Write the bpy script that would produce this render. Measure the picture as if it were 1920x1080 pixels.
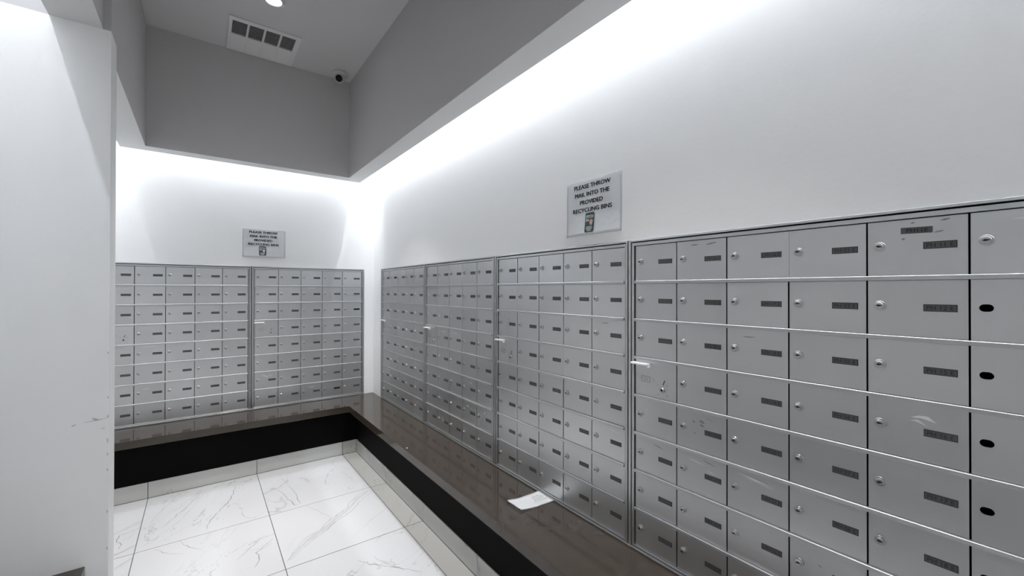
import bpy, bmesh, math, random
from mathutils import Vector, Matrix, Euler

random.seed(7)
scene = bpy.context.scene
for o in list(bpy.data.objects):
    bpy.data.objects.remove(o)
COL = scene.collection

# ------------------------------------------------------------------ camera
CAM = Vector((-1.2834, -3.8763, 0.9509))
YAW, PITCH, ROLL, FPX = math.radians(36.7493), math.radians(0.2754), math.radians(0.0939), 781.17
fw = Vector((math.sin(YAW), math.cos(YAW), 0)); rt = Vector((math.cos(YAW), -math.sin(YAW), 0)); up = Vector((0, 0, 1))
fw2 = fw * math.cos(PITCH) + up * math.sin(PITCH); up2 = up * math.cos(PITCH) - fw * math.sin(PITCH)
rt3 = rt * math.cos(ROLL) + up2 * math.sin(ROLL); up3 = up2 * math.cos(ROLL) - rt * math.sin(ROLL)
cam_data = bpy.data.cameras.new('camera')
cam_data.sensor_width = 36.0
cam_data.lens = FPX / 1920 * 36.0
cam_data.clip_start = 0.01
cam = bpy.data.objects.new('camera', cam_data)
COL.objects.link(cam)
m = Matrix((rt3, up3, -fw2)).transposed().to_4x4()
m.translation = CAM
cam.matrix_world = m
scene.camera = cam

# ------------------------------------------------------------------ levels (z = 0 is the bench top)
ZF, ZB, ZC = -0.4158, 1.881, 2.67          # floor, underside of the bulkheads, ceiling
XL, YF = -1.92, -6.6                       # left wall, wall behind the camera
PY0, PY1, PX = -1.811, -1.691, -1.546      # partition: front, back, free end

# ------------------------------------------------------------------ world, light, exposure
world = bpy.data.worlds.new('world'); scene.world = world
world.use_nodes = True
world.node_tree.nodes['Background'].inputs[0].default_value = (0.02, 0.02, 0.02, 1)
world.node_tree.nodes['Background'].inputs[1].default_value = 0.0
vs = scene.view_settings
vs.view_transform = 'Standard'; vs.look = 'None'; vs.gamma = 1.0; vs.use_curve_mapping = False
vs.exposure = 0.94
scene.cycles.max_bounces = 10
scene.cycles.diffuse_bounces = 6
scene.cycles.glossy_bounces = 5

COOL = (0.90, 0.95, 1.0)
STRIP = 3.8                                # watts per metre of cove light
DOWN = 6.0                                  # watts per downlight
DOWN_SPREAD = 72.0
ZS, SO = 2.42, 0.150                        # cove lights: height, distance from the wall they shine on

def strip_light(name, cx, cy, length, facing, wm=1.0):
    """LED strip on the back of a bulkhead, turned to the wall and a little down"""
    l = bpy.data.lights.new(name, 'AREA')
    l.shape = 'RECTANGLE'; l.size = length; l.size_y = 0.018
    l.energy = STRIP * length * wm; l.color = COOL
    o = bpy.data.objects.new(name, l); COL.objects.link(o)
    d = Vector((*facing, -0.25)).normalized()
    x = Vector((-facing[1], facing[0], 0))          # along the strip
    z = -d; y = z.cross(x)
    mm = Matrix((x, y, z)).transposed().to_4x4(); mm.translation = (cx, cy, ZS)
    o.matrix_world = mm
    return o

def added_down_light(name, cx, cy, length, along_y, wm=1.0):
    """extra light row added under the cove ceiling, shining straight down for wall shadow edges"""
    l = bpy.data.lights.new(name, 'AREA')
    l.shape = 'RECTANGLE'; l.size = length; l.size_y = 0.018
    l.energy = STRIP2 * length * wm; l.color = COOL
    o = bpy.data.objects.new(name, l); COL.objects.link(o)
    o.location = (cx, cy, 2.62)
    o.rotation_euler = (0, 0, math.pi / 2 if along_y else 0)
STRIP2 = 3.6  # watts per metre of the added down row, which sharpens wall shadow edges
added_down_light('cove_light', -0.036, -3.3, 6.0, True)
added_down_light('cove_light', -0.96, -0.036, 1.60, False)
added_down_light('cove_light', XL + 0.036, -0.93, 1.40, True)
added_down_light('cove_light', XL + 0.036, -4.1, 4.4, True, 0.75)
strip_light('cove_light', -SO, -3.25, 6.0, (1, 0))
strip_light('cove_light', -0.945, -SO, 1.52, (0, 1))
strip_light('cove_light', XL + SO + 0.03, -0.93, 1.40, (-1, 0))
strip_light('cove_light', XL + SO + 0.04, -4.1, 4.4, (-1, 0), 0.45)

# ------------------------------------------------------------------ materials
def new_mat(name):
    mt = bpy.data.materials.new(name); mt.use_nodes = True
    nt = mt.node_tree
    return mt, nt, nt.nodes['Principled BSDF']

def principled(name, col, rough=0.5, metal=0.0, spec=0.5, bump=None, var=None):
    mt, nt, b = new_mat(name)
    b.inputs['Base Color'].default_value = (*col, 1)
    b.inputs['Roughness'].default_value = rough
    b.inputs['Metallic'].default_value = metal
    b.inputs['Specular IOR Level'].default_value = spec
    if bump or var:
        geo = nt.nodes.new('ShaderNodeNewGeometry')
    if bump:
        scale, strength, dist = bump
        n = nt.nodes.new('ShaderNodeTexNoise'); n.inputs['Scale'].default_value = scale
        n.inputs['Detail'].default_value = 3
        nt.links.new(geo.outputs['Position'], n.inputs['Vector'])
        bp = nt.nodes.new('ShaderNodeBump'); bp.inputs['Strength'].default_value = strength
        bp.inputs['Distance'].default_value = dist
        nt.links.new(n.outputs['Fac'], bp.inputs['Height'])
        nt.links.new(bp.outputs['Normal'], b.inputs['Normal'])
    if var:
        scale, lo, hi = var
        n = nt.nodes.new('ShaderNodeTexNoise'); n.inputs['Scale'].default_value = scale
        n.inputs['Detail'].default_value = 4
        nt.links.new(geo.outputs['Position'], n.inputs['Vector'])
        r = nt.nodes.new('ShaderNodeMapRange')
        r.inputs[1].default_value = 0.35; r.inputs[2].default_value = 0.65
        r.inputs[3].default_value = lo; r.inputs[4].default_value = hi
        nt.links.new(n.outputs['Fac'], r.inputs[0])
        mx = nt.nodes.new('ShaderNodeMix'); mx.data_type = 'RGBA'; mx.blend_type = 'MULTIPLY'
        mx.inputs[0].default_value = 1.0
        mx.inputs[6].default_value = (*col, 1)
        nt.links.new(r.outputs[0], mx.inputs[7])
        nt.links.new(mx.outputs[2], b.inputs['Base Color'])
    return mt

def emission(name, col, strength):
    mt, nt, b = new_mat(name)
    b.inputs['Base Color'].default_value = (0.8, 0.8, 0.8, 1)
    b.inputs['Emission Color'].default_value = (*col, 1)
    b.inputs['Emission Strength'].default_value = strength
    return mt

def marble(name, base, rough):
    mt, nt, b = new_mat(name)
    N, L = nt.nodes, nt.links
    geo = N.new('ShaderNodeNewGeometry'); oi = N.new('ShaderNodeObjectInfo')
    mul = N.new('ShaderNodeMath'); mul.operation = 'MULTIPLY'; mul.inputs[1].default_value = 37.0
    L.new(oi.outputs['Random'], mul.inputs[0])
    add = N.new('ShaderNodeVectorMath'); add.operation = 'ADD'
    L.new(geo.outputs['Position'], add.inputs[0]); L.new(mul.outputs[0], add.inputs[1])
    mp = N.new('ShaderNodeMapping')
    mp0 = N.new('ShaderNodeMapping'); mp0.inputs['Rotation'].default_value = (0, 0, math.radians(-52))
    mp.inputs['Scale'].default_value = (0.65, 1.45, 1.0)
    L.new(add.outputs[0], mp0.inputs['Vector']); L.new(mp0.outputs[0], mp.inputs['Vector'])
    def ridge(scale, width, detail, dist):
        n = N.new('ShaderNodeTexNoise'); n.inputs['Scale'].default_value = scale
        n.inputs['Detail'].default_value = detail; n.inputs['Roughness'].default_value = 0.55
        n.inputs['Distortion'].default_value = dist
        L.new(mp.outputs[0], n.inputs['Vector'])
        s = N.new('ShaderNodeMath'); s.operation = 'SUBTRACT'; s.inputs[1].default_value = 0.5
        L.new(n.outputs['Fac'], s.inputs[0])
        a = N.new('ShaderNodeMath'); a.operation = 'ABSOLUTE'; L.new(s.outputs[0], a.inputs[0])
        r = N.new('ShaderNodeMapRange'); r.inputs[1].default_value = 0.0; r.inputs[2].default_value = width
        r.inputs[3].default_value = 1.0; r.inputs[4].default_value = 0.0
        L.new(a.outputs[0], r.inputs[0])
        return r.outputs[0]
    v1 = ridge(1.1, 0.007, 5, 0.5)
    v2 = ridge(1.7, 0.005, 6, 0.8)
    mask = N.new('ShaderNodeTexNoise'); mask.inputs['Scale'].default_value = 1.9; mask.inputs['Detail'].default_value = 2
    L.new(add.outputs[0], mask.inputs['Vector'])
    mr = N.new('ShaderNodeMapRange'); mr.inputs[1].default_value = 0.44; mr.inputs[2].default_value = 0.62
    L.new(mask.outputs['Fac'], mr.inputs[0])
    vm = N.new('ShaderNodeMath'); vm.operation = 'MULTIPLY'; L.new(v1, vm.inputs[0]); L.new(mr.outputs[0], vm.inputs[1])
    inv = N.new('ShaderNodeMath'); inv.operation = 'SUBTRACT'; inv.inputs[0].default_value = 0.9; L.new(mr.outputs[0], inv.inputs[1])
    vm2 = N.new('ShaderNodeMath'); vm2.operation = 'MULTIPLY'; L.new(v2, vm2.inputs[0]); L.new(inv.outputs[0], vm2.inputs[1])
    mx0 = N.new('ShaderNodeMath'); mx0.operation = 'MAXIMUM'; L.new(vm.outputs[0], mx0.inputs[0]); L.new(vm2.outputs[0], mx0.inputs[1])
    mx1 = N.new('ShaderNodeMath'); mx1.operation = 'MULTIPLY'; mx1.inputs[1].default_value = 0.55; mx1.use_clamp = True
    L.new(mx0.outputs[0], mx1.inputs[0])
    # wide soft grey clouding beside the veins
    soft = ridge(1.1, 0.04, 5, 0.5)
    sm = N.new('ShaderNodeMath'); sm.operation = 'MULTIPLY'; L.new(soft, sm.inputs[0]); L.new(mr.outputs[0], sm.inputs[1])
    sm2 = N.new('ShaderNodeMath'); sm2.operation = 'MULTIPLY'; sm2.inputs[1].default_value = 0.16; L.new(sm.outputs[0], sm2.inputs[0])
    c1 = N.new('ShaderNodeMix'); c1.data_type = 'RGBA'
    c1.inputs[6].default_value = (*base, 1); c1.inputs[7].default_value = (0.34, 0.34, 0.35, 1)
    L.new(sm2.outputs[0], c1.inputs[0])
    c2 = N.new('ShaderNodeMix'); c2.data_type = 'RGBA'
    L.new(c1.outputs[2], c2.inputs[6]); c2.inputs[7].default_value = (0.22, 0.22, 0.225, 1)
    L.new(mx1.outputs[0], c2.inputs[0])
    L.new(c2.outputs[2], b.inputs['Base Color'])
    b.inputs['Roughness'].default_value = rough
    return mt

def door_metal(name, col, rough, metal):
    """satin anodised aluminium: fine vertical grain, each door a hair different"""
    mt, nt, b = new_mat(name)
    N, L = nt.nodes, nt.links
    oi = N.new('ShaderNodeObjectInfo')
    r = N.new('ShaderNodeMapRange'); r.inputs[3].default_value = 0.93; r.inputs[4].default_value = 1.04
    L.new(oi.outputs['Random'], r.inputs[0])
    mx = N.new('ShaderNodeMix'); mx.data_type = 'RGBA'; mx.blend_type = 'MULTIPLY'; mx.inputs[0].default_value = 1
    mx.inputs[6].default_value = (*col, 1); L.new(r.outputs[0], mx.inputs[7])
    L.new(mx.outputs[2], b.inputs['Base Color'])
    geo = N.new('ShaderNodeNewGeometry')
    mp = N.new('ShaderNodeMapping'); mp.inputs['Scale'].default_value = (260, 260, 260)
    L.new(geo.outputs['Position'], mp.inputs['Vector'])
    n = N.new('ShaderNodeTexNoise'); n.inputs['Scale'].default_value = 1.0; n.inputs['Detail'].default_value = 2
    L.new(mp.outputs[0], n.inputs['Vector'])
    rr = N.new('ShaderNodeMapRange'); rr.inputs[3].default_value = rough - 0.05; rr.inputs[4].default_value = rough + 0.05
    L.new(n.outputs['Fac'], rr.inputs[0]); L.new(rr.outputs[0], b.inputs['Roughness'])
    b.inputs['Metallic'].default_value = metal
    bp = N.new('ShaderNodeBump'); bp.inputs['Strength'].default_value = 0.05; bp.inputs['Distance'].default_value = 0.0005
    L.new(n.outputs['Fac'], bp.inputs['Height']); L.new(bp.outputs['Normal'], b.inputs['Normal'])
    return mt

M = {}
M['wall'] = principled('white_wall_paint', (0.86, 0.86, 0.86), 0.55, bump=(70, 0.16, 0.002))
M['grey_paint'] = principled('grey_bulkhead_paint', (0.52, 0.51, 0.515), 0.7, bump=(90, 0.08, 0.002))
M['ceiling'] = principled('ceiling_paint', (0.60, 0.59, 0.595), 0.75, bump=(120, 0.1, 0.002))
M['soffit'] = principled('soffit_paint', (0.66, 0.66, 0.66), 0.65)
M['tile'] = marble('marble_floor_tile', (0.62, 0.62, 0.63), 0.24)
M['tile_edge'] = marble('marble_border_tile', (0.55, 0.55, 0.53), 0.27)
M['vein'] = principled('grey_vein', (0.34, 0.34, 0.345), 0.25)
M['vein_pale'] = principled('very_pale_grey_vein', (0.54, 0.54, 0.545), 0.25)
M['vein_soft'] = principled('pale_grey_vein', (0.50, 0.50, 0.505), 0.25)
M['grout'] = principled('grey_grout', (0.10, 0.10, 0.10), 0.9)
M['bench'] = principled('brown_quartz', (0.044, 0.034, 0.025), 0.10, spec=0.5, var=(14, 0.95, 1.06))
M['kick'] = principled('black_kick_panel', (0.003, 0.0027, 0.0025), 0.7, spec=0.08)
M['door'] = door_metal('satin_aluminium_door', (0.60, 0.605, 0.615), 0.36, 0.92)
M['frame'] = door_metal('aluminium_frame', (0.56, 0.57, 0.58), 0.33, 0.9)
M['bar'] = door_metal('aluminium_bar', (0.55, 0.56, 0.57), 0.40, 0.85)
M['dark'] = principled('dark_interior', (0.01, 0.01, 0.011), 0.9)
M['chrome'] = principled('chrome', (0.50, 0.50, 0.50), 0.28, 0.9)
M['pull'] = principled('bright_aluminium', (0.88, 0.88, 0.88), 0.4, 0.2)
M['black'] = principled('black', (0.004, 0.004, 0.004), 0.5)
M['plate'] = principled('dark_grey_plastic', (0.082, 0.082, 0.085), 0.5)
M['engrave'] = principled('engraved_lettering', (0.006, 0.006, 0.007), 0.6)
M['plate_rim'] = principled('plate_rim', (0.02, 0.02, 0.022), 0.5)
M['mark'] = principled('light_scratch', (0.74, 0.74, 0.74), 0.5)
M['smudge'] = principled('dark_smudge', (0.25, 0.25, 0.25), 0.7)
M['wallmark'] = principled('wall_scuff', (0.55, 0.55, 0.54), 0.7)
M['paper'] = principled('white_paper', (0.90, 0.91, 0.92), 0.6, spec=0.25, bump=(38, 0.28, 0.004))
M['envelope'] = principled('envelope_paper', (0.95, 0.95, 0.95), 0.6)
M['ink'] = principled('black_ink', (0.008, 0.008, 0.009), 0.4)
M['faint_ink'] = principled('faint_grey_ink', (0.42, 0.42, 0.43), 0.6)
M['logo_green'] = principled('dark_green_print', (0.035, 0.075, 0.06), 0.4)
M['logo_grey'] = principled('dark_grey_print', (0.06, 0.065, 0.066), 0.4)
M['logo_pink'] = principled('pale_red_print', (0.55, 0.30, 0.27), 0.5)
M['logo_white'] = principled('white_print', (0.62, 0.64, 0.63), 0.5)
M['vent'] = principled('vent_white_metal', (0.70, 0.70, 0.70), 0.5)
M['vent_pad'] = principled('vent_pale_pad', (0.74, 0.73, 0.73), 0.7)
M['plastic'] = principled('white_plastic', (0.60, 0.60, 0.60), 0.4)
M['lens'] = principled('camera_lens', (0.002, 0.002, 0.003), 0.3, spec=0.2)
M['lamp'] = emission('lamp_lens', (1.0, 0.99, 0.97), 14.0)

# ------------------------------------------------------------------ mesh helpers
def bx(bm, lo, hi, mat=0, bevel=0.0, seg=1):
    lo = Vector(lo); hi = Vector(hi)
    vs_ = [bm.verts.new((x, y, z)) for z in (lo.z, hi.z) for y in (lo.y, hi.y) for x in (lo.x, hi.x)]
    q = [(0, 2, 3, 1), (4, 5, 7, 6), (0, 1, 5, 4), (2, 6, 7, 3), (0, 4, 6, 2), (1, 3, 7, 5)]
    fs = [bm.faces.new([vs_[i] for i in f]) for f in q]
    for f in fs: f.material_index = mat
    if bevel > 0:
        es = list({e for f in fs for e in f.edges})
        r = bmesh.ops.bevel(bm, geom=es, offset=bevel, segments=seg, affect='EDGES', profile=0.5)
        for f in r['faces']: f.material_index = mat

def prism(bm, pts, y0, y1, mat=0):
    """outline of (x, z) points extruded along y from y0 (front) to y1"""
    a = [bm.verts.new((x, y0, z)) for x, z in pts]; b = [bm.verts.new((x, y1, z)) for x, z in pts]
    f = bm.faces.new(a); f.material_index = mat
    f2 = bm.faces.new(b[::-1]); f2.material_index = mat
    n = len(pts)
    for i in range(n):
        s = bm.faces.new((a[i], b[i], b[(i + 1) % n], a[(i + 1) % n])); s.material_index = mat

def lathe(bm, prof, seg=20, axis='Y', c=(0, 0, 0), mat=0, closed_end=True):
    """prof: list of (radius, height along axis)"""
    rings = []
    c = Vector(c)
    for r, h in prof:
        ring = []
        for i in range(seg):
            a = 2 * math.pi * i / seg
            if axis == 'Y': p = Vector((r * math.cos(a), h, r * math.sin(a)))
            else: p = Vector((r * math.cos(a), r * math.sin(a), h))
            ring.append(bm.verts.new(c + p))
        rings.append(ring)
    for k in range(len(rings) - 1):
        for i in range(seg):
            f = bm.faces.new((rings[k][i], rings[k][(i + 1) % seg], rings[k + 1][(i + 1) % seg], rings[k + 1][i]))
            f.material_index = mat
    if closed_end:
        for rg in (rings[0], rings[-1]):
            f = bm.faces.new(rg); f.material_index = mat

def mesh(name, bm, mats, smooth=False):
    bmesh.ops.recalc_face_normals(bm, faces=bm.faces)
    me = bpy.data.meshes.new(name)
    bm.to_mesh(me); bm.free()
    for mm in (mats if isinstance(mats, (list, tuple)) else [mats]):
        me.materials.append(mm)
    if smooth:
        for p in me.polygons: p.use_smooth = True
    return me

def link(name, me, parent=None, loc=(0, 0, 0), rot=(0, 0, 0)):
    o = bpy.data.objects.new(name, me); COL.objects.link(o)
    if parent: o.parent = parent
    o.location = loc; o.rotation_euler = rot
    return o

def thing(name, label, cat, loc=(0, 0, 0), rotz=0.0, group=None):
    o = bpy.data.objects.new(name, None); COL.objects.link(o)
    o.empty_display_size = 0.05
    o.location = loc; o.rotation_euler = (0, 0, rotz)
    o['label'] = label; o['category'] = cat
    if group: o['group'] = group
    return o

def tag(o, label, cat, group=None):
    o['label'] = label; o['category'] = cat
    if group: o['group'] = group
    return o

def struct(name, boxes, mats, label=None):
    bm = bmesh.new()
    for b in boxes: bx(bm, b[0], b[1], b[2] if len(b) > 2 else 0)
    o = link(name, mesh(name, bm, mats))
    o['kind'] = 'structure'
    if label: o['label'] = label
    return o

def text_bm(bm, txt, size, cx, cz, y, mat, bold=0.0, align='CENTER', rot=0.0, width=None, deform=None, spacing=1.0, thick=0.0):
    """add flat lettering (facing -y) to bm, centred on (cx, cz)"""
    cu = bpy.data.curves.new('lettering', 'FONT')
    cu.body = txt; cu.size = size; cu.align_x = align; cu.align_y = 'CENTER'; cu.offset = bold
    cu.resolution_u = 3; cu.space_character = spacing
    ob = bpy.data.objects.new('lettering', cu); COL.objects.link(ob)
    dg = bpy.context.evaluated_depsgraph_get()
    me = bpy.data.meshes.new_from_object(ob.evaluated_get(dg))
    bpy.data.objects.remove(ob); bpy.data.curves.remove(cu)
    xs = [v.co.x for v in me.vertices]; zs = [v.co.y for v in me.vertices]
    if not xs:
        return
    sx = (width / (max(xs) - min(xs))) if width else 1.0
    mx_, mz_ = (max(xs) + min(xs)) / 2, (max(zs) + min(zs)) / 2
    ca, sa = math.cos(rot), math.sin(rot)
    vv = []
    for v in me.vertices:
        x, z = (v.co.x - mx_) * sx, v.co.y - mz_
        X, Z = cx + x * ca - z * sa, cz + x * sa + z * ca
        Y = y + (deform(X, Z) if deform else 0)
        vv.append(bm.verts.new((X, Y, Z)))
    for p in me.polygons:
        try:
            f = bm.faces.new([vv[i] for i in p.vertices]); f.material_index = mat
        except ValueError:
            pass
    bpy.data.meshes.remove(me)

# ------------------------------------------------------------------ room shell
WT = 0.42
UY0, UY1, UZ0, UZ1 = -3.9424, -0.2195, 0.004, 1.1375      # opening for the mailboxes in the right wall
struct('wall_right', [
    ((0, YF, UZ1), (WT, UY1, ZC)), ((0, YF, ZF), (WT, UY1, UZ0)),
    ((0, YF, UZ0), (WT, UY0, UZ1)), ((0.006, UY1, ZF), (WT, 0, ZC))], M['wall'])
BX0, BX1 = -1.860, -0.0825
struct('wall_back', [
    ((XL, 0, UZ1), (WT, WT, ZC)), ((XL, 0, ZF), (WT, WT, UZ0)),
    ((XL, 0, UZ0), (BX0, WT, UZ1)), ((BX1, 0, UZ0), (WT, WT, UZ1))], M['wall'])
struct('wall_left', [((XL - 0.1, YF, ZF), (XL, 0, ZC))], M['wall'])
struct('wall_front', [((XL - 0.1, YF - 0.1, ZF), (WT, YF, ZC))], M['wall'])
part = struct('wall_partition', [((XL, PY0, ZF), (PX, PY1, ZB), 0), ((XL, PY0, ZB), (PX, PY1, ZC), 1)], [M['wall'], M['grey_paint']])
struct('ceiling', [((XL - 0.1, YF - 0.1, ZC), (WT, WT, ZC + 0.1))], M['ceiling'])

def bulkhead(name, x0, x1, y0, y1, x_out=99):
    bm = bmesh.new()
    bx(bm, (x0, y0, ZB), (x1, y1, ZC))
    bm.faces.ensure_lookup_table()
    for f in bm.faces:
        c = f.calc_center_median()
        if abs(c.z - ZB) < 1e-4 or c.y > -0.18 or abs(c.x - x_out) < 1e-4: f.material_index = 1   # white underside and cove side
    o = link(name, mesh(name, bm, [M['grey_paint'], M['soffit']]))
    o['kind'] = 'structure'
    return o
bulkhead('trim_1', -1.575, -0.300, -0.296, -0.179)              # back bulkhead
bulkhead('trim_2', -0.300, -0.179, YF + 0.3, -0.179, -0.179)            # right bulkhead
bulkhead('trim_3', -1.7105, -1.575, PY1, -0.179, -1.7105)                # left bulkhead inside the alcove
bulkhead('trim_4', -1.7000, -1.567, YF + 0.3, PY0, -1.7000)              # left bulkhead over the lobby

# partition wear: scuffs and chipped corner
def patch(pts_list, y, mat, name, parent, loc=(0, 0, 0)):
    bm = bmesh.new()
    for pts in pts_list:
        bm.faces.new([bm.verts.new((x, y, z)) for x, z in pts])
    return link(name, mesh(name, bm, mat), parent, loc)

def stroke(x0, z0, x1, z1, w0, w1, n=7, bow=0.0):
    """thin tapering mark from (x0,z0) to (x1,z1)"""
    a, b = [], []
    d = Vector((x1 - x0, z1 - z0)); nrm = Vector((-d.y, d.x)).normalized()
    for i in range(n + 1):
        t = i / n
        w = (w0 + (w1 - w0) * t) * math.sin(math.pi * (0.08 + 0.84 * t)) * random.uniform(0.7, 1.15)
        p = Vector((x0, z0)) + d * t + nrm * (bow * 4 * t * (1 - t))
        a.append(tuple(p + nrm * w / 2)); b.append(tuple(p - nrm * w / 2))
    return a + b[::-1]
yy = PY0 - 0.0006
sc = patch([stroke(-1.640, 0.4765, -1.628, 0.482, 0.006, 0.004), stroke(-1.612, 0.484, -1.552, 0.490, 0.003, 0.004),
            stroke(-1.590, 0.496, -1.575, 0.488, 0.006, 0.009), stroke(-1.566, 0.452, -1.556, 0.458, 0.003, 0.003)],
           yy, M['wallmark'], 'scuff', part)
chips = [stroke(PX - 0.003, z, PX - 0.003, z + h, 0.005, 0.004) for z, h in
         ((0.40, 0.02), (0.355, 0.012), (0.30, 0.010), (0.49, 0.012), (0.56, 0.008), (0.02, 0.010), (0.15, 0.012), (-0.10, 0.02), (0.72, 0.008))]
patch(chips, yy, M['wallmark'], 'chip', part)

# ------------------------------------------------------------------ floor
floor = struct('floor', [((XL - 0.1, YF - 0.1, ZF - 0.1), (WT, WT, ZF - 0.0007))], M['grout'])
XB, YB = -0.2256, -0.266
gx = [XB, -0.3368, -0.945, -1.5551, XL]
gy = [YB, -0.9746]
while gy[-1] > YF: gy.append(gy[-1] - 0.6058)
G = 0.0016
for i in range(len(gx) - 1):
    for j in range(len(gy) - 1):
        x1, x0 = gx[i] - G, gx[i + 1] + G
        y1, y0 = gy[j] - 0.0019, max(gy[j + 1], YF) + 0.0019
        if y1 - y0 < 0.05: continue
        w, d = x1 - x0, y1 - y0
        bm = bmesh.new()
        bx(bm, (-w / 2, -d / 2, -0.008), (w / 2, d / 2, 0), bevel=0.0008)
        link('tile', mesh('tile', bm, M['tile_edge'] if i == 0 else M['tile']), floor, ((x0 + x1) / 2, (y0 + y1) / 2, ZF))

# the printed veins that run across the nearest floor tiles
def vein(pts, w, mat='vein'):
    """jagged tapering line through floor points (x, y)"""
    prt = random.Random(len(pts) * 100 + int(pts[0][0] * 1000))
    P = []
    for k in range(len(pts) - 1):
        a, b = Vector(pts[k]), Vector(pts[k + 1])
        n = max(2, int((b - a).length / 0.022))
        nr = Vector((-(b - a).y, (b - a).x)).normalized()
        for i in range(n): P.append(a + (b - a) * (i / n) + nr * prt.uniform(-0.006, 0.006))
    P.append(Vector(pts[-1]))
    L_, R_ = [], []
    for i, p in enumerate(P):
        d = (P[min(i + 1, len(P) - 1)] - P[max(i - 1, 0)]).normalized(); nr = Vector((-d.y, d.x))
        t = i / (len(P) - 1)
        ww = w * (0.25 + 0.75 * math.sin(math.pi * min(1, max(0, 0.05 + 0.9 * t)))) * prt.uniform(0.5, 1.2)
        L_.append(p + nr * ww / 2); R_.append(p - nr * ww / 2)
    bm = bmesh.new()
    a = [bm.verts.new((p.x, p.y, 0)) for p in L_]; b = [bm.verts.new((p.x, p.y, 0)) for p in R_]
    for i in range(len(a) - 1): bm.faces.new((a[i], a[i + 1], b[i + 1], b[i]))
    tl = [c for c in floor.children if abs(c.location.x - (pts[0][0] + pts[-1][0]) / 2) <= c.dimensions.x / 2 and abs(c.location.y - (pts[0][1] + pts[-1][1]) / 2) <= c.dimensions.y / 2]
    o = link('vein', mesh('vein', bm, M[mat]), tl[0] if tl else floor)
    if tl: o.location = (-tl[0].location.x, -tl[0].location.y, 0.0002 if mat == 'vein_pale' else 0.0004)
    else: o.location.z = ZF + 0.0002
bpy.context.view_layer.update()
def floor_hit(px, py):
    d = fw2 + rt3 * (px - 960) / FPX + up3 * (540 - py) / FPX
    t = (ZF - CAM.z) / d.z
    p = CAM + d * t
    return (p.x, p.y)
for pts, w, mt in (
    ([(374, 926), (352, 950), (328, 968), (303, 990)], 0.007, 'vein'),
    ([(443, 908), (432, 936), (412, 958), (392, 978), (386, 994)], 0.009, 'vein'),
    ([(500, 916), (522, 918), (538, 934), (555, 948), (563, 944), (553, 925), (536, 905)], 0.007, 'vein'),
    ([(536, 905), (528, 896)], 0.005, 'vein'),
    ([(692, 920), (669, 936), (652, 956), (626, 976), (606, 994), (580, 1010), (562, 1027), (542, 1050)], 0.034, 'vein_pale'),
    ([(688, 919), (663, 934), (648, 953), (620, 974), (599, 994), (574, 1008), (554, 1030), (538, 1054)], 0.006, 'vein'),
    ([(697, 921), (677, 938), (657, 959), (632, 977), (613, 994), (586, 1012), (570, 1025), (545, 1050)], 0.006, 'vein'),
    ([(572, 949), (590, 956), (612, 966), (622, 974)], 0.005, 'vein_soft'),
    ([(514, 1002), (492, 1006), (474, 1022), (458, 1036), (444, 1052)], 0.012, 'vein_soft'),
    ([(512, 1010), (494, 1024), (482, 1036), (486, 1050), (478, 1064)], 0.008, 'vein'),
    ([(510, 1018), (490, 1030), (468, 1032)], 0.008, 'vein_soft'),
    ([(337, 1014), (344, 1022), (362, 1028), (380, 1029)], 0.005, 'vein'),
    ([(290, 1030), (316, 1040), (344, 1038)], 0.005, 'vein'),
    ([(262, 990), (236, 1000), (224, 1004), (220, 1016), (228, 1022), (222, 1031)], 0.007, 'vein'),
    ([(252, 998), (242, 1008), (228, 1014)], 0.005, 'vein_soft'),
    ([(670, 868), (650, 880), (640, 876), (620, 884)], 0.005, 'vein_soft'),
    ([(640, 884), (658, 895), (664, 906), (668, 908)], 0.005, 'vein_soft'),
    ([(600, 870), (580, 884), (562, 886)], 0.004, 'vein_soft'),
    ([(670, 1052), (712, 1060), (756, 1066), (790, 1072)], 0.007, 'vein'),
    ([(700, 1044), (724, 1056), (750, 1066)], 0.008, 'vein_soft')):
    vein([floor_hit(*p) for p in pts], w * 0.7 if mt == 'vein' else w, mt)

# tiled baseboards under the bench
HB = -0.312
def base_tiles(parent, segs, along_x):
    for a, b in segs:
        l = abs(b - a) - 2 * G
        bm = bmesh.new()
        bx(bm, (-l / 2, -0.005, 0), (l / 2, 0.005, HB - ZF - 0.001), bevel=0.0007)
        c = (a + b) / 2
        link('tile', mesh('tile', bm, M['tile_edge']), parent,
             (c, YB + 0.005, ZF + 0.0015) if along_x else (XB + 0.005, c, ZF + 0.0015),
             (0, 0, 0) if along_x else (0, 0, math.pi / 2))
bb = struct('baseboard_back', [((XL, YB + 0.0095, ZF), (XB + 0.02, YB + 0.022, HB - 0.003))], M['grout'])
base_tiles(bb, [(XL, -1.5551), (-1.5551, -0.945), (-0.945, -0.3368), (-0.3368, XB)], True)
br = struct('baseboard_right', [((XB + 0.0095, YF, ZF), (XB + 0.022, YB + 0.02, HB - 0.003))], M['grout'])
base_tiles(br, [(gy[k], max(gy[k + 1], YF)) for k in range(len(gy) - 1)], False)

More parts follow.
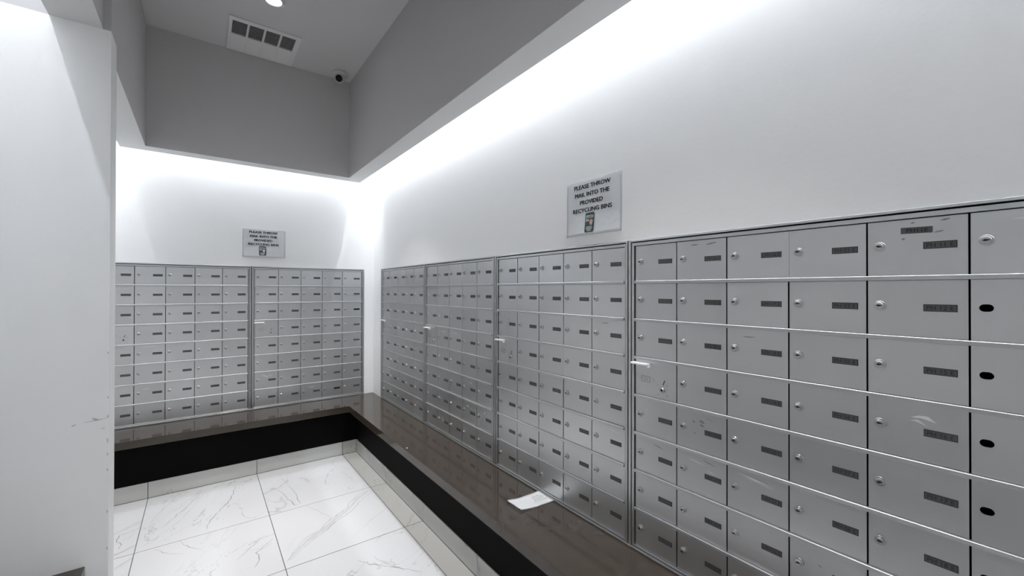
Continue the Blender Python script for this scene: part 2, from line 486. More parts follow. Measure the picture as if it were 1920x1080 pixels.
# ------------------------------------------------------------------ benches
bench = thing('bench', 'long L-shaped bench with a polished brown top and black front beneath the mailboxes', 'bench', (-0.15, -0.15, ZF))
def world_child(name, bm, mt, parent, smooth=False):
    o = link(name, mesh(name, bm, mt, smooth), parent)
    o.location = -Vector(parent.location)
    return o
def slab_L(bm, xin, yin, x_far, y_far, xw, yw, z0, z1, bev):
    """L slab: along the back wall (to x_far) and the right wall (to y_far)"""
    pts = [(x_far, yw), (xw, yw), (xw, y_far), (xin, y_far), (xin, yin), (x_far, yin)]
    a = [bm.verts.new((x, y, z1)) for x, y in pts]; b = [bm.verts.new((x, y, z0)) for x, y in pts]
    bm.faces.new(a); bm.faces.new(b[::-1])
    for i in range(6): bm.faces.new((a[i], a[(i + 1) % 6], b[(i + 1) % 6], b[i]))
    if bev:
        bm.edges.ensure_lookup_table()
        es = [e for e in bm.edges if abs(e.verts[0].co.z - e.verts[1].co.z) < 1e-6]
        bmesh.ops.bevel(bm, geom=es, offset=bev, segments=2, affect='EDGES', profile=0.5)
bm = bmesh.new()
slab_L(bm, -0.305, -0.346, XL + 0.001, YF + 0.01, -0.0005, -0.0005, -0.050, -0.0005, 0.0018)
world_child('bench_top', bm, M['bench'], bench)
bm = bmesh.new()
bx(bm, (XL + 0.001, YB + 0.006, HB), (XB + 0.006, YB + 0.022, -0.0502))
bx(bm, (XB + 0.006, YF + 0.01, HB), (XB + 0.022, YB + 0.022, -0.0502))
world_child('kick_panel', bm, M['kick'], bench)

bench2 = thing('bench', 'short length of brown bench butting against the front of the white partition', 'bench', (-1.77, -2.6, ZF))
bm = bmesh.new(); bx(bm, (XL + 0.001, -4.6, -0.067), (-1.604, PY0 - 0.001, -0.017), bevel=0.003, seg=2)
world_child('bench_top', bm, M['bench'], bench2)
bm = bmesh.new(); bx(bm, (XL + 0.001, -4.6, ZF + 0.001), (-1.684, PY0 - 0.001, -0.0672))
world_child('kick_panel', bm, M['kick'], bench2)

# ------------------------------------------------------------------ mailboxes
CP, RP = 0.1672, 0.1382                    # column and row pitch
Z0, Z1 = 0.0127, 0.0127 + 8 * 0.1382
DG = 0.0017                                # half the gap between doors
BARH = 0.0100
DW, DH = CP - 2 * DG, RP - BARH - 0.0012
YD = 0.0030                                # door face, measured into the wall

def door_mesh(w, hole=None):
    bm = bmesh.new()
    t = 0.0025
    if not hole:
        bx(bm, (0, 0, 0), (w, t, DH), bevel=0.0005)
    else:
        cx, cz, rx, rz = hole
        n = 20
        inner = []
        for i in range(n):
            a = 2 * math.pi * i / n
            sgn = 1 if math.cos(a) >= 0 else -1
            inner.append((cx + sgn * (rx - rz) + rz * math.cos(a), cz + rz * math.sin(a)))
        rect = [(w, DH / 2), (w, DH), (0, DH), (0, 0), (w, 0)]
        for y in (0, t):
            va = [bm.verts.new((x, y, z)) for x, z in inner]
            vr = {k: bm.verts.new((x, y, z)) for k, (x, z) in dict(r=(w, cz), rt=(w, DH), lt=(0, DH), l=(0, cz), lb=(0, 0), rb=(w, 0)).items()}
            q = n // 4
            seq = [(0, q, ['r', 'rt']), (q, 2 * q, ['lt']), ]
            bm.faces.new([vr['r'], vr['rt']] + [va[i] for i in range(q, -1, -1)])
            bm.faces.new([vr['rt'], vr['lt']] + [va[q]])
            bm.faces.new([vr['lt'], vr['l']] + [va[i] for i in range(2 * q, q - 1, -1)])
            bm.faces.new([vr['l'], vr['lb']] + [va[i] for i in range(3 * q, 2 * q - 1, -1)])
            bm.faces.new([vr['lb'], vr['rb']] + [va[3 * q]])
            bm.faces.new([vr['rb'], vr['r']] + [va[i % n] for i in range(n, 3 * q - 1, -1)])
            if y == 0: front, fr = va, vr
            else: back, bk = va, vr
        for i in range(n):
            bm.faces.new((front[i], front[(i + 1) % n], back[(i + 1) % n], back[i]))
        ks = ['r', 'rt', 'lt', 'l', 'lb', 'rb']
        for i in range(6):
            bm.faces.new((fr[ks[i]], fr[ks[(i + 1) % 6]], bk[ks[(i + 1) % 6]], bk[ks[i]]))
    return mesh('door', bm, M['door'])

ME_DOOR = door_mesh(DW)
ME_DOOR_WIDE = door_mesh(DW + 2 * DG - 0.0004)
ME_DOOR_HOLE = door_mesh(DW, (0.0215, 0.068, 0.0102, 0.0078))

def lock_mesh(r=0.0112, h=0.0085):
    bm = bmesh.new()
    lathe(bm, [(r, 0), (r, -h * 0.38), (r * 0.90, -h * 0.50), (r * 0.70, -h * 0.50), (r * 0.68, -h * 0.92), (r * 0.62, -h), (0.0005, -h)], 20)
    # keyway: dark double-diamond slot
    k = r * 0.52
    prism(bm, [(-k, 0.0004), (-k * 0.25, 0.0027), (k * 0.2, 0.0018), (k, 0.0006), (k, -0.0006), (k * 0.2, -0.0018), (-k * 0.25, -0.0027), (-k, -0.0004)], -h - 0.0003, -h + 0.0003, 1)
    me = mesh('lock', bm, [M['chrome'], M['black']])
    return me
ME_LOCK = lock_mesh()

PW, PH_ = 0.0523, 0.0158
def plate_bm():
    bm = bmesh.new()
    bx(bm, (-PW / 2, -0.0011, -PH_ / 2), (PW / 2, 0, PH_ / 2), 2)
    bx(bm, (-PW / 2 + 0.0016, -0.0013, -PH_ / 2 + 0.0016), (PW / 2 - 0.0016, -0.0009, PH_ / 2 - 0.0016), 0)
    return bm
ME_PLATE = mesh('name_plate', plate_bm(), [M['plate'], M['engrave'], M['plate_rim']])
def plate_text(txt):
    bm = plate_bm()
    text_bm(bm, txt, 0.0125, 0, 0, -0.00145, 1, bold=0.0, width=PW * (0.86 if len(txt) > 7 else 0.80))
    return mesh('name_plate', bm, [M['plate'], M['engrave'], M['plate_rim']])

def dark_plate():
    bm = bmesh.new(); bx(bm, (-PW / 2, -0.0011, -PH_ / 2), (PW / 2, 0, PH_ / 2))
    return mesh('name_plate', bm, M['black'])
ME_PLATE_BLACK = dark_plate()

# the carrier's door: pull, engraved emblem plate, arrow lock with four rivets
def pull_mesh():
    bm = bmesh.new()
    bx(bm, (0, -0.026, 0.0), (0.070, 0.0, 0.0036), bevel=0.0012)
    bx(bm, (0, -0.026, -0.0030), (0.070, -0.0220, 0.001), bevel=0.0008)
    bx(bm, (0.064, -0.020, -0.011), (0.070, 0.0, 0.001), bevel=0.0006)
    return mesh('handle', bm, M['pull'])
ME_PULL = pull_mesh()
def emblem_mesh():
    bm = bmesh.new()
    w, h = 0.036, 0.022
    for lo, hi in (((0, 0), (w, 0.0016)), ((0, h - 0.0016), (w, h)), ((0, 0), (0.0014, h)), ((w - 0.0014, 0), (w, h))):
        bx(bm, (lo[0], -0.0006, lo[1]), (hi[0], 0, hi[1]))
    # a posthorn-like swirl reduced to strokes, and the ticks beside the frame
    for p in ([stroke(0.005, 0.017, 0.018, 0.009, 0.0016, 0.0016), stroke(0.031, 0.017, 0.018, 0.009, 0.0016, 0.0016),
               stroke(0.006, 0.006, 0.030, 0.005, 0.0018, 0.0018), stroke(0.011, 0.014, 0.025, 0.014, 0.0012, 0.0012),
               stroke(-0.008, 0.011, -0.004, 0.011, 0.003, 0.003), stroke(0.041, 0.017, 0.052, 0.017, 0.0009, 0.0009),
               stroke(0.052, 0.021, 0.052, -0.001, 0.0009, 0.0009), stroke(0.043, 0.011, 0.052, 0.011, 0.0009, 0.0009)]):
        bm.faces.new([bm.verts.new((x, -0.0005, z)) for x, z in p])
    return mesh('emblem', bm, M['smudge'])
ME_EMBLEM = emblem_mesh()
def master_lock_mesh():
    bm = bmesh.new()
    lathe(bm, [(0.0085, 0), (0.0085, -0.006), (0.0075, -0.0075), (0.0045, -0.0075), (0.0045, -0.0062), (0.0003, -0.0062)], 20)
    lathe(bm, [(0.0042, -0.0062), (0.0042, -0.0066), (0.0003, -0.0066)], 12, mat=1)
    return mesh('lock', bm, [M['chrome'], M['black']])
ME_MLOCK = master_lock_mesh()
def rivet_mesh():
    bm = bmesh.new(); lathe(bm, [(0.0022, 0), (0.0020, -0.0010), (0.0006, -0.0014)], 8)
    return mesh('rivet', bm, M['smudge'])
ME_RIVET = rivet_mesh()
def arrow_mesh():
    bm = bmesh.new()
    prism(bm, [(-0.0016, -0.0005), (0.0012, -0.001), (0.0085, 0.0165), (0.0055, 0.0165)], -0.0006, 0.0, 0)
    return mesh('arrow', bm, M['black'])
ME_ARROW = arrow_mesh()
rng = random.Random(11)

F_TEXT = {
    2: ['LPH 06 E', 'LPH 07 E', 'LPH 08 E', 'LPH 09 E', 'LPH 10 E', 'LPH 11 E', 'LPH 12 E', 'LPH 15 E'],
    3: ['LPH 16 E', 'LPH 17 E', 'LPH 18 E', 'LPH 19 E', 'LPH 20 E', 'LPH 21 E', 'LPH 22 E', 'PH 01 E'],
    4: ['PH 02 E', 'PH 03 E', 'PH 05 E', 'PH 06 E', 'PH 07 E', 'PH 08 E', 'PH 09 E', 'PH 10 E'],
    5: ['PH 11 E', 'PH 12 E', 'PH 15 E', 'PH 16 E', 'PH 17 E', 'PH 18 E', 'PH 19 E', 'PH 20 E'],
}
# marks on single doors: (unit, row, column): list of (material, outline strokes in door coordinates)
S = stroke
MARKS = {
    ('F', 4, 5): [('mark', [[(0.074, 0.094), (0.088, 0.101), (0.103, 0.102), (0.117, 0.090), (0.111, 0.091), (0.092, 0.096)],
                            [(0.072, 0.086), (0.083, 0.091), (0.089, 0.090), (0.104, 0.078), (0.093, 0.083), (0.082, 0.087)]])],
    ('F', 1, 5): [('smudge', [S(0.075, 0.117, 0.083, 0.119, 0.003, 0.003), S(0.113, 0.093, 0.128, 0.096, 0.003, 0.004), S(0.060, 0.082, 0.067, 0.084, 0.004, 0.003), S(0.122, 0.118, 0.138, 0.121, 0.003, 0.005)])],
    ('F', 1, 6): [('mark', [S(0.055, 0.108, 0.110, 0.108, 0.003, 0.008)])],
    ('F', 5, 2): [('smudge', [S(0.078, 0.098, 0.096, 0.095, 0.010, 0.008), S(0.080, 0.086, 0.094, 0.083, 0.008, 0.006), S(0.055, 0.092, 0.064, 0.090, 0.008, 0.006), S(0.10, 0.112, 0.125, 0.106, 0.002, 0.002), S(0.06, 0.056, 0.066, 0.054, 0.006, 0.004)])],
    ('F', 6, 2): [('mark', [S(0.045, 0.105, 0.098, 0.098, 0.005, 0.003), S(0.105, 0.085, 0.128, 0.080, 0.003, 0.002)]), ('smudge', [S(0.09, 0.114, 0.13, 0.106, 0.003, 0.003)])],
    ('F', 6, 1): [('smudge', [S(0.075, 0.112, 0.115, 0.104, 0.003, 0.003)])],
    ('F', 6, 3): [('mark', [S(0.032, 0.113, 0.130, 0.101, 0.004, 0.002), S(0.05, 0.106, 0.14, 0.095, 0.002, 0.002)])],
    ('F', 3, 3): [('smudge', [S(0.045, 0.104, 0.080, 0.106, 0.003, 0.003)])],
    ('F', 1, 2): [('smudge', [S(0.050, 0.113, 0.075, 0.113, 0.005, 0.004), S(0.10, 0.110, 0.135, 0.116, 0.005, 0.006)])],
    ('F', 7, 4): [('smudge', [S(0.065, 0.082, 0.073, 0.080, 0.005, 0.003)])],
    ('E', 5, 3): [('mark', [S(0.112, 0.060, 0.127, 0.052, 0.009, 0.006)])],
    ('E', 6, 5): [('mark', [S(0.090, 0.114, 0.140, 0.106, 0.005, 0.003)])],
    ('E', 3, 5): [('smudge', [S(0.048, 0.110, 0.090, 0.112, 0.003, 0.003)])],
    ('E', 3, 1): [('smudge', [S(0.085, 0.095, 0.10, 0.085, 0.004, 0.002)])],
    ('D', 6, 4): [('mark', [S(0.075, 0.110, 0.125, 0.100, 0.010, 0.006)])],
    ('D', 7, 4): [('mark', [S(0.055, 0.102, 0.080, 0.094, 0.010, 0.008), S(0.095, 0.092, 0.115, 0.086, 0.006, 0.006)])],
    ('D', 7, 5): [('mark', [S(0.075, 0.100, 0.092, 0.096, 0.008, 0.006), S(0.115, 0.094, 0.13, 0.088, 0.006, 0.004)])],
    ('D', 8, 2): [('mark', [S(0.075, 0.095, 0.085, 0.060, 0.014, 0.010)])],
    ('D', 8, 4): [('mark', [S(0.040, 0.104, 0.065, 0.098, 0.006, 0.006), S(0.095, 0.094, 0.115, 0.090, 0.005, 0.004)])],
    ('D', 8, 1): [('mark', [S(0.075, 0.112, 0.115, 0.105, 0.005, 0.003)])],
    ('D', 4, 2): [('mark', [S(0.050, 0.106, 0.125, 0.104, 0.006, 0.004)])],
    ('D', 4, 3): [('mark', [S(0.040, 0.108, 0.110, 0.104, 0.006, 0.004)])],
    ('D', 2, 3): [('mark', [S(0.065, 0.100, 0.085, 0.098, 0.008, 0.008)])],
    ('C', 8, 5): [('mark', [S(0.035, 0.104, 0.080, 0.098, 0.010, 0.006)])],
    ('C', 4, 3): [('mark', [S(0.035, 0.110, 0.110, 0.107, 0.006, 0.004)])],
    ('C', 6, 3): [('mark', [S(0.070, 0.070, 0.100, 0.064, 0.010, 0.006)])],
    ('B', 7, 1): [('mark', [S(0.050, 0.112, 0.098, 0.086, 0.010, 0.014), S(0.10, 0.104, 0.118, 0.094, 0.012, 0.006)])],
    ('B', 8, 2): [('mark', [S(0.045, 0.096, 0.120, 0.112, 0.005, 0.004)])],
    ('B', 8, 3): [('mark', [S(0.060, 0.100, 0.115, 0.104, 0.008, 0.005)])],
    ('B', 2, 3): [('mark', [S(0.045, 0.118, 0.12, 0.117, 0.006, 0.003)])],
    ('A', 4, 2): [('mark', [S(0.060, 0.118, 0.145, 0.121, 0.004, 0.002)])],
    ('A', 5, 2): [('mark', [S(0.030, 0.112, 0.125, 0.118, 0.005, 0.004)])],
    ('A', 7, 2): [('mark', [S(0.045, 0.096, 0.085, 0.096, 0.006, 0.004)])],
    ('A', 8, 3): [('mark', [S(0.120, 0.090, 0.135, 0.082, 0.010, 0.006)])],
}
WIDE = {('E', 2, 1), ('E', 4, 3), ('F', 1, 3)}
BLACK_PLATES = {('B', 3, 5), ('B', 8, 4), ('C', 1, 2), ('C', 8, 3)}

def ring_bm(bm, x0, x1, z0, z1, wl, wr, wb, wt, y0, y1, bevel=0.0006):
    bx(bm, (x0, y0, z0), (x0 + wl, y1, z1), bevel=bevel)
    bx(bm, (x1 - wr, y0, z0), (x1, y1, z1), bevel=bevel)
    bx(bm, (x0 + wl, y0, z0), (x1 - wr, y1, z0 + wb), bevel=bevel)
    bx(bm, (x0 + wl, y0, z1 - wt), (x1 - wr, y1, z1), bevel=bevel)

def mailbox_unit(code, label, loc, rotz, u0, ncol, u1, d0):
    """u0..u1: outer edges along the wall; d0: start of the doors (local x)"""
    t = thing('mailbox_unit', label, 'mailboxes', loc, rotz, 'banks of mailboxes set in the walls')
    d1 = d0 + ncol * CP
    wl, wr = d0 - u0, u1 - d1
    bm = bmesh.new()
    ol, orr = wl * 0.42, wr * 0.42
    ring_bm(bm, u0 + 0.0026, u1 - 0.0026, 0.0058, 1.1358, ol - 0.0012, orr - 0.0012, 0.0034, 0.0068, -0.006, 0.006)
    link('frame', mesh('frame', bm, M['frame']), t)
    bm = bmesh.new()
    ring_bm(bm, u0 + ol + 0.0042, u1 - orr - 0.0042, 0.0112, 1.1252, wl - ol - 0.0060, wr - orr - 0.0060, 0.0060, 0.0108, -0.0030, 0.008)
    link('inner_frame', mesh('inner_frame', bm, M['frame']), t)
    # dark compartments behind the doors
    bm = bmesh.new()
    a, b, c, d = u0 + 0.002, u1 - 0.002, 0.006, 1.1355
    bx(bm, (a, 0.36, c), (b, 0.365, d)); bx(bm, (a, 0.009, c), (a + 0.003, 0.36, d)); bx(bm, (b - 0.003, 0.009, c), (b, 0.36, d))
    bx(bm, (a + 0.003, 0.009, c), (b - 0.003, 0.36, c + 0.003)); bx(bm, (a + 0.003, 0.009, d - 0.003), (b - 0.003, 0.36, d))
    link('carcass', mesh('carcass', bm, M['dark']), t)
    # ledges between the rows
    me_bar = None
    for k in range(1, 8):
        if me_bar is None:
            bm = bmesh.new()
            L = ncol * CP - 0.001
            pr = [(-0.0046, -0.0050), (-0.0050, 0.0040), (-0.0040, 0.0050), (0.0045, 0.0050), (0.0045, -0.0050)]
            pa = [bm.verts.new((0, y, z)) for y, z in pr]; pb = [bm.verts.new((L, y, z)) for y, z in pr]
            bm.faces.new(pa); bm.faces.new(pb[::-1])
            for i in range(5): bm.faces.new((pa[i], pa[(i + 1) % 5], pb[(i + 1) % 5], pb[i]))
            me_bar = mesh('ledge', bm, M['bar'])
        link('ledge', me_bar, t, (d0 + 0.0005, 0, Z1 - k * RP))
    for c in range(1, ncol + 1):
        for r in range(1, 9):
            x = d0 + (c - 1) * CP + DG
            z = Z1 - r * RP + BARH / 2 + 0.0006
            me = ME_DOOR_WIDE if (code, r, c) in WIDE else ME_DOOR
            blank = code == 'F' and c == 6 and r > 1
            if blank: me = ME_DOOR_HOLE
            dr = link('door', me, t, (x, YD + rng.uniform(-0.0004, 0.0004), z), (rng.uniform(-0.0025, 0.0025), 0, rng.uniform(-0.002, 0.002)))
            if blank:
                dr['label'] = 'blank door with an oval hole and no lock'
                continue
            if r == 4 and c == 1:
                dr['label'] = 'service door with a pull handle, an engraved emblem and a round lock'
                link('handle', ME_PULL, dr, (-0.004, 0, DH - 0.012))
                link('emblem', ME_EMBLEM, dr, (0.026, 0, 0.049))
                link('lock', ME_MLOCK, dr, (0.1125, 0, 0.033))
                for dx, dz in ((-0.018, 0.0175), (0.018, 0.0175), (-0.018, -0.0175), (0.018, -0.0175)):
                    link('rivet', ME_RIVET, dr, (0.1125 + dx, 0, 0.033 + dz))
                link('arrow', ME_ARROW, dr, (0.1135, 0, 0.0505))
                continue
            link('lock', ME_LOCK, dr, (0.0222, 0, DH / 2 + 0.0050), (0, rng.uniform(-0.35, 0.35) if rng.random() < 0.25 else rng.uniform(-0.06, 0.06), 0))
            if not (code == 'F' and c == 6):
                pm = ME_PLATE
                if code == 'F' and c in F_TEXT: pm = plate_text(F_TEXT[c][r - 1])
                if (code, r, c) in BLACK_PLATES: pm = ME_PLATE_BLACK
                p = link('name_plate', pm, dr, (0.1222, 0, DH / 2 + 0.0020))
                if (code, r, c) in BLACK_PLATES: p['label'] = 'solid black name plate'
            if code == 'F' and r == 1 and c == 5:
                bm = bmesh.new(); bx(bm, (-0.026, -0.0009, -0.0070), (0.026, 0, 0.0070))
                text_bm(bm, 'PH11E', 0.0115, 0.001, 0, -0.0011, 1, bold=0.0001, width=0.035)
                st = link('sticker', mesh('sticker', bm, [M['plate'], M['engrave']]), dr, (0.0850, 0, 0.1010), (0, math.radians(1.5), 0))
            for mk, strokes in MARKS.get((code, r, c), []):
                patch(strokes, -0.00035, M[mk], 'scratch' if mk == 'mark' else 'smudge', dr)
    return t

RZ = -math.pi / 2
def right_unit(code, label, ystart, yend, ydoor, ncol):
    return mailbox_unit(code, label, (0, ystart, 0), RZ, 0.0, ncol, ystart - yend, ystart - ydoor)
mailbox_unit('A', 'silver mailbox bank on the back wall, its left edge hidden by the white partition', (-1.8595, 0, 0), 0, 0, 5, 0.8970, 0.0395)
mailbox_unit('B', 'silver mailbox bank on the back wall beside the corner, under the grey-badged paper notice', (-0.9625, 0, 0), 0, 0, 5, 0.8795, 0.0210)
right_unit('C', 'silver mailbox bank on the long wall, the one nearest the room corner', -0.2200, -1.1165, -0.2545, 5)
right_unit('D', 'silver mailbox bank on the long wall, second one out from the corner', -1.1165, -2.0030, -1.1430, 5)
right_unit('E', 'silver mailbox bank on the long wall with the white letter lying at its foot', -2.0030, -2.8890, -2.0330, 5)
right_unit('F', 'largest silver mailbox bank, six columns wide, PH numbers and blank doors with oval holes', -2.8890, -3.9420, -2.9149, 6)

# ------------------------------------------------------------------ paper notices
def notice(label, loc, rotz, w, h, logo_mat, pink):
    t = thing('paper_notice', label, 'notice', loc, rotz, 'recycling notices taped above the mailboxes')
    def bow(x, z):
        u = x / w + 0.5; v = -z / h                       # v = 0 at the top, 1 at the bottom
        return -0.0016 - 0.0120 * max(0, v - 0.55) ** 1.7 * 2.4 * (0.35 + math.sin(math.pi * min(max(u * 1.05, 0), 1))) - 0.0007 * math.sin(9 * u + 5 * v) * v
    bm = bmesh.new()
    NX, NZ = 24, 18
    g = [[bm.verts.new((-w / 2 + w * i / NX, bow(-w / 2 + w * i / NX, -h * j / NZ), -h * j / NZ)) for i in range(NX + 1)] for j in range(NZ + 1)]
    for j in range(NZ):
        for i in range(NX):
            bm.faces.new((g[j][i], g[j + 1][i], g[j + 1][i + 1], g[j][i + 1]))
    r = bmesh.ops.solidify(bm, geom=bm.faces[:], thickness=0.0006)
    sheet = link('sheet', mesh('sheet', bm, M['paper'], True), t)
    for p in sheet.data.polygons: p.use_smooth = p.area > 0.00003
    bm = bmesh.new()
    for txt, u0, u1, v, sz in (('PLEASE THROW', 0.150, 0.815, 0.105, 0.0240), ('MAIL INTO THE', 0.165, 0.795, 0.250, 0.0240),
                               ('PROVIDED', 0.262, 0.685, 0.392, 0.0240), ('RECYCLING BINS', 0.128, 0.840, 0.535, 0.0240)):
        for k, (ox, oz) in enumerate(((-0.0012, 0), (0.0012, 0), (0, 0.0006), (0, -0.0006), (0, 0))):      # heavy type: the strokes doubled
            text_bm(bm, txt, sz, (u0 + u1) / 2 * w - w / 2 + ox, -v * h + oz, -0.0010 - 0.00002 * k, 0, width=(u1 - u0) * w - 0.0024, deform=bow)
    link('lettering', mesh('lettering', bm, M['ink']), t)
    # printed badge
    bm = bmesh.new()
    cx, cz, bw, bh = -0.013 * w / 0.3, -0.775 * h, 0.050, 0.082
    if not pink: bh, bw, cz = 0.074, 0.050, -0.77 * h
    def rounded(cx, cz, a, b, r, n=4):
        out = []
        for sx, sz, st in ((1, 1, 0), (-1, 1, 90), (-1, -1, 180), (1, -1, 270)):
            for k in range(n + 1):
                an = math.radians(st + 90 * k / n)
                out.append((cx + sx * (a / 2 - r) + r * math.cos(an), cz + sz * (b / 2 - r) + r * math.sin(an)))
        return out
    def flat(pts, off, mi):
        f = bm.faces.new([bm.verts.new((x, bow(x, z) + off, z)) for x, z in pts]); f.material_index = mi
    def strip(x0, z0, x1, z1, off, mi, n=6):
        for i in range(n):
            za, zb = z0 + (z1 - z0) * i / n, z0 + (z1 - z0) * (i + 1) / n
            flat([(x0, za), (x1, za), (x1, zb), (x0, zb)], off, mi)
    NB = 12
    for k in range(NB):
        za, zb = cz + bh / 2 - bh * k / NB, cz + bh / 2 - bh * (k + 1) / NB
        ia = 0.004 if k == 0 else 0.0; ib = 0.004 if k == NB - 1 else 0.0
        flat([(cx - bw / 2 + ia, za), (cx - bw / 2 + ib, zb), (cx + bw / 2 - ib, zb), (cx + bw / 2 - ia, za)], -0.0016, 0)
    text_bm(bm, 'PITCH', 0.016, cx, cz + bh * 0.30, -0.0021, 1, bold=0.0005, width=bw * 0.78, deform=bow)
    text_bm(bm, 'IN', 0.016, cx - bw * 0.24, cz + bh * 0.12, -0.0021, 1, bold=0.0005, deform=bow)
    blob = [(cx + bw * 0.18 + 0.0085 * math.cos(a) * (1 + 0.2 * math.sin(3 * a)), cz - bh * 0.0 + 0.014 * math.sin(a) * (1 + 0.15 * math.cos(2 * a))) for a in [2 * math.pi * k / 14 for k in range(14)]]
    y0 = bow(cx, cz)
    f = bm.faces.new([bm.verts.new((x, bow(x, z) - 0.0022, z)) for x, z in blob]); f.material_index = 2
    for k, ln in enumerate((0.62, 0.70, 0.56, 0.40)):
        z = cz - bh * (0.22 + 0.065 * k)
        f = bm.faces.new([bm.verts.new((cx + sx * bw * ln / 2, bow(cx, z) - 0.0024, z + sz * 0.0013)) for sx, sz in ((-1, 1), (1, 1), (1, -1), (-1, -1))]); f.material_index = 1
    link('printed_badge', mesh('printed_badge', bm, [logo_mat, M['logo_white'], M['logo_pink'] if pink else M['logo_white']]), t)
    return t
notice('white paper notice with green badge on the long wall, above the fourth mailbox bank', (0, -2.7100, 1.4075), RZ, 0.298, 0.230, M['logo_green'], True)
notice('white paper notice with grey badge hanging on the back wall', (-0.8755, 0, 1.4310), 0, 0.298, 0.221, M['logo_grey'], False)

# ------------------------------------------------------------------ letter on the bench
bm = bmesh.new()
LX, LY = 0.196, 0.112
def lift(u, v):
    return 0.0012 + 0.016 * max(0, 0.45 - u) ** 1.5 * 2.6 + 0.012 * max(0, u - 0.82) ** 1.2 * 2 + 0.0015 * math.sin(5 * v + 3 * u)
rows = []
NX, NY = 20, 10
for j in range(NY + 1):
    rw = []
    for i in range(NX + 1):
        u, v = i / NX, j / NY
        x = (u - 0.5) * LX; y = (v - 0.5) * LY
        if u < 0.001 and v < 0.12: x += 0.006
        rw.append(bm.verts.new((x, y, lift(u, v))))
    rows.append(rw)
for j in range(NY):
    for i in range(NX): bm.faces.new((rows[j][i], rows[j][i + 1], rows[j + 1][i + 1], rows[j + 1][i]))
bmesh.ops.solidify(bm, geom=bm.faces[:], thickness=0.0010)
letter = thing('letter', 'white folded letter lying on the brown bench against the mailboxes', 'letter', (-0.092, -2.424, 0.0), math.radians(-3), None)
link('sheet', mesh('sheet', bm, M['envelope'], True), letter)
bm = bmesh.new()
prt = random.Random(3)
for k in range(5):
    v = 0.38 + 0.09 * k
    u = 0.58 + 0.012 * k
    while u < 0.86:
        du = prt.uniform(0.02, 0.06)
        f = [(u, v - 0.018), (u + du, v - 0.018), (u + du, v + 0.018), (u, v + 0.018)]
        bm.faces.new([bm.verts.new(((a - 0.5) * LX, (b - 0.5) * LY, lift(a, b) + 0.0012)) for a, b in f])
        u += du + prt.uniform(0.012, 0.03)
link('printed_lines', mesh('printed_lines', bm, M['faint_ink']), letter)

bm = bmesh.new()
bmesh.ops.create_icosphere(bm, subdivisions=1, radius=0.0042)
for v in bm.verts: v.co.z = v.co.z * 0.5 + 0.0020; v.co.x *= 1.25 + 0.2 * math.sin(40 * v.co.y)
crumb = link('paper_scrap', mesh('paper_scrap', bm, M['envelope']), None, (-0.2886, -1.4927, -0.0003))
tag(crumb, 'tiny white crumb of paper near the front edge of the bench', 'paper scrap')

# ------------------------------------------------------------------ ceiling fittings
vent = thing('ceiling_vent', 'pale ceiling air vent with four louvred openings beside the well wall', 'air vent', (-0.942, -0.528, ZC))
VX, VY = 0.205, 0.219
xs = [-0.187 + 0.0935 * k for k in range(4)]
OW, OY0, OY1 = 0.0815, -0.178, -0.008                   # opening width and its depth range
bm = bmesh.new()
T = -0.009
bx(bm, (-VX, OY1, T), (VX, VY, 0)); bx(bm, (-VX, -VY, T), (VX, OY0, 0))
edges = [-VX] + [e for k in range(4) for e in (xs[k], xs[k] + OW)] + [VX]
for k in range(0, 10, 2): bx(bm, (edges[k], OY0, T), (edges[k + 1], OY1, 0))
link('frame', mesh('frame', bm, M['vent']), vent)
bm = bmesh.new(); bx(bm, (-VX + 0.01, OY0 - 0.005, -0.0018), (VX - 0.01, OY1 + 0.005, -0.0004))
link('backing', mesh('backing', bm, M['dark']), vent)
bm = bmesh.new(); bx(bm, (0, -0.0030, -0.0016), (OW, 0.0030, -0.0004)); me_slat = mesh('slat', bm, M['vent'])
for k in range(4):
    for j in range(9):
        link('slat', me_slat, vent, (xs[k], OY0 + (j + 1) * (OY1 - OY0) / 10, T + 0.003), (math.radians(20), 0, 0))
bm = bmesh.new(); bx(bm, (0, 0.012, T - 0.0015), (OW, 0.190, T + 0.001), bevel=0.001); me_pad = mesh('blank_panel', bm, M['vent_pad'])
for k in range(4): link('blank_panel', me_pad, vent, (xs[k], 0, 0))

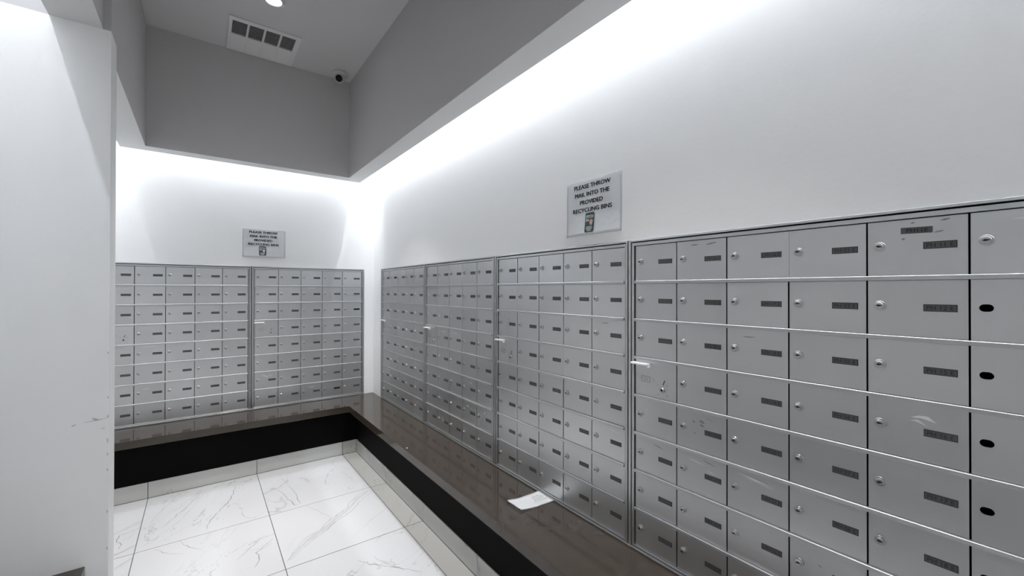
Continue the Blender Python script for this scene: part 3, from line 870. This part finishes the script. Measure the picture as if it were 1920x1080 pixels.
cm = thing('security_camera', 'small round white security camera on the ceiling close to the well corner', 'security camera', (-0.408, -0.415, ZC))
bm = bmesh.new(); lathe(bm, [(0.055, 0), (0.055, -0.012), (0.052, -0.018), (0.044, -0.024), (0.040, -0.026), (0.002, -0.026)], 28, 'Z')
link('base', mesh('base', bm, M['plastic']), cm)
for p in cm.children[-1].data.polygons: p.use_smooth = True
bm = bmesh.new(); bmesh.ops.create_uvsphere(bm, u_segments=24, v_segments=16, radius=0.040)
for v in bm.verts: v.co.z -= 0.040
link('ball', mesh('ball', bm, M['plastic'], True), cm)
dirv = (CAM - Vector((-0.408, -0.415, ZC - 0.04))).normalized()
dirv = (dirv + Vector((-0.15, 0.0, -0.10))).normalized()
bm = bmesh.new(); lathe(bm, [(0.030, -0.004), (0.0285, 0.010), (0.0265, 0.012), (0.0255, 0.0095), (0.0005, 0.0095)], 24, 'Z')
eye = link('lens_ring', mesh('lens_ring', bm, M['plastic']), cm, Vector((0, 0, -0.040)) + dirv * 0.031)
eye.rotation_euler = dirv.to_track_quat('Z', 'Y').to_euler()
bm = bmesh.new(); lathe(bm, [(0.0255, 0.0), (0.0255, 0.0100), (0.016, 0.0115), (0.0005, 0.0120)], 24, 'Z')
link('lens', mesh('lens', bm, M['lens'], True), eye)
bm = bmesh.new(); bx(bm, (0.030, 0.036, -0.017), (0.037, 0.043, -0.006), bevel=0.001); bx(bm, (0.048, -0.004, -0.019), (0.0555, 0.004, -0.006), bevel=0.001)
link('clip', mesh('clip', bm, M['black']), cm)

def downlight(label, x, y, p=1.0):
    t = thing('downlight', label, 'ceiling light', (x, y, ZC), 0, 'recessed round ceiling lights')
    bm = bmesh.new(); lathe(bm, [(0.058, 0), (0.058, -0.003), (0.054, -0.006), (0.043, -0.006), (0.040, -0.001), (0.040, 0)], 32, 'Z', closed_end=False)
    link('trim_ring', mesh('trim_ring', bm, M['plastic'], True), t)
    bm = bmesh.new(); lathe(bm, [(0.041, -0.0005), (0.034, -0.003), (0.002, -0.004)], 32, 'Z')
    link('lamp_lens', mesh('lamp_lens', bm, M['lamp'], True), t)
    l = bpy.data.lights.new('downlight_beam', 'AREA'); l.shape = 'DISK'; l.size = 0.07; l.energy = DOWN * p; l.color = (1.0, 0.98, 0.95)
    l.spread = math.radians(DOWN_SPREAD)
    lo = bpy.data.objects.new('downlight_beam', l); COL.objects.link(lo); lo.parent = t; lo.location = (0, 0, -0.012)
    return t
downlight('lit recessed ceiling light in the well, cut by the top of the picture', -0.943, -1.048)
downlight('unseen recessed ceiling light added behind the first to light the middle of the room', -0.943, -3.15, 0.6)  # added lamp out of view, kept for its fill on floor and walls
downlight('unseen recessed ceiling light added to light the lobby end of the room', -0.943, -5.2, 0.9)  # another added lamp behind the camera, there only for fill
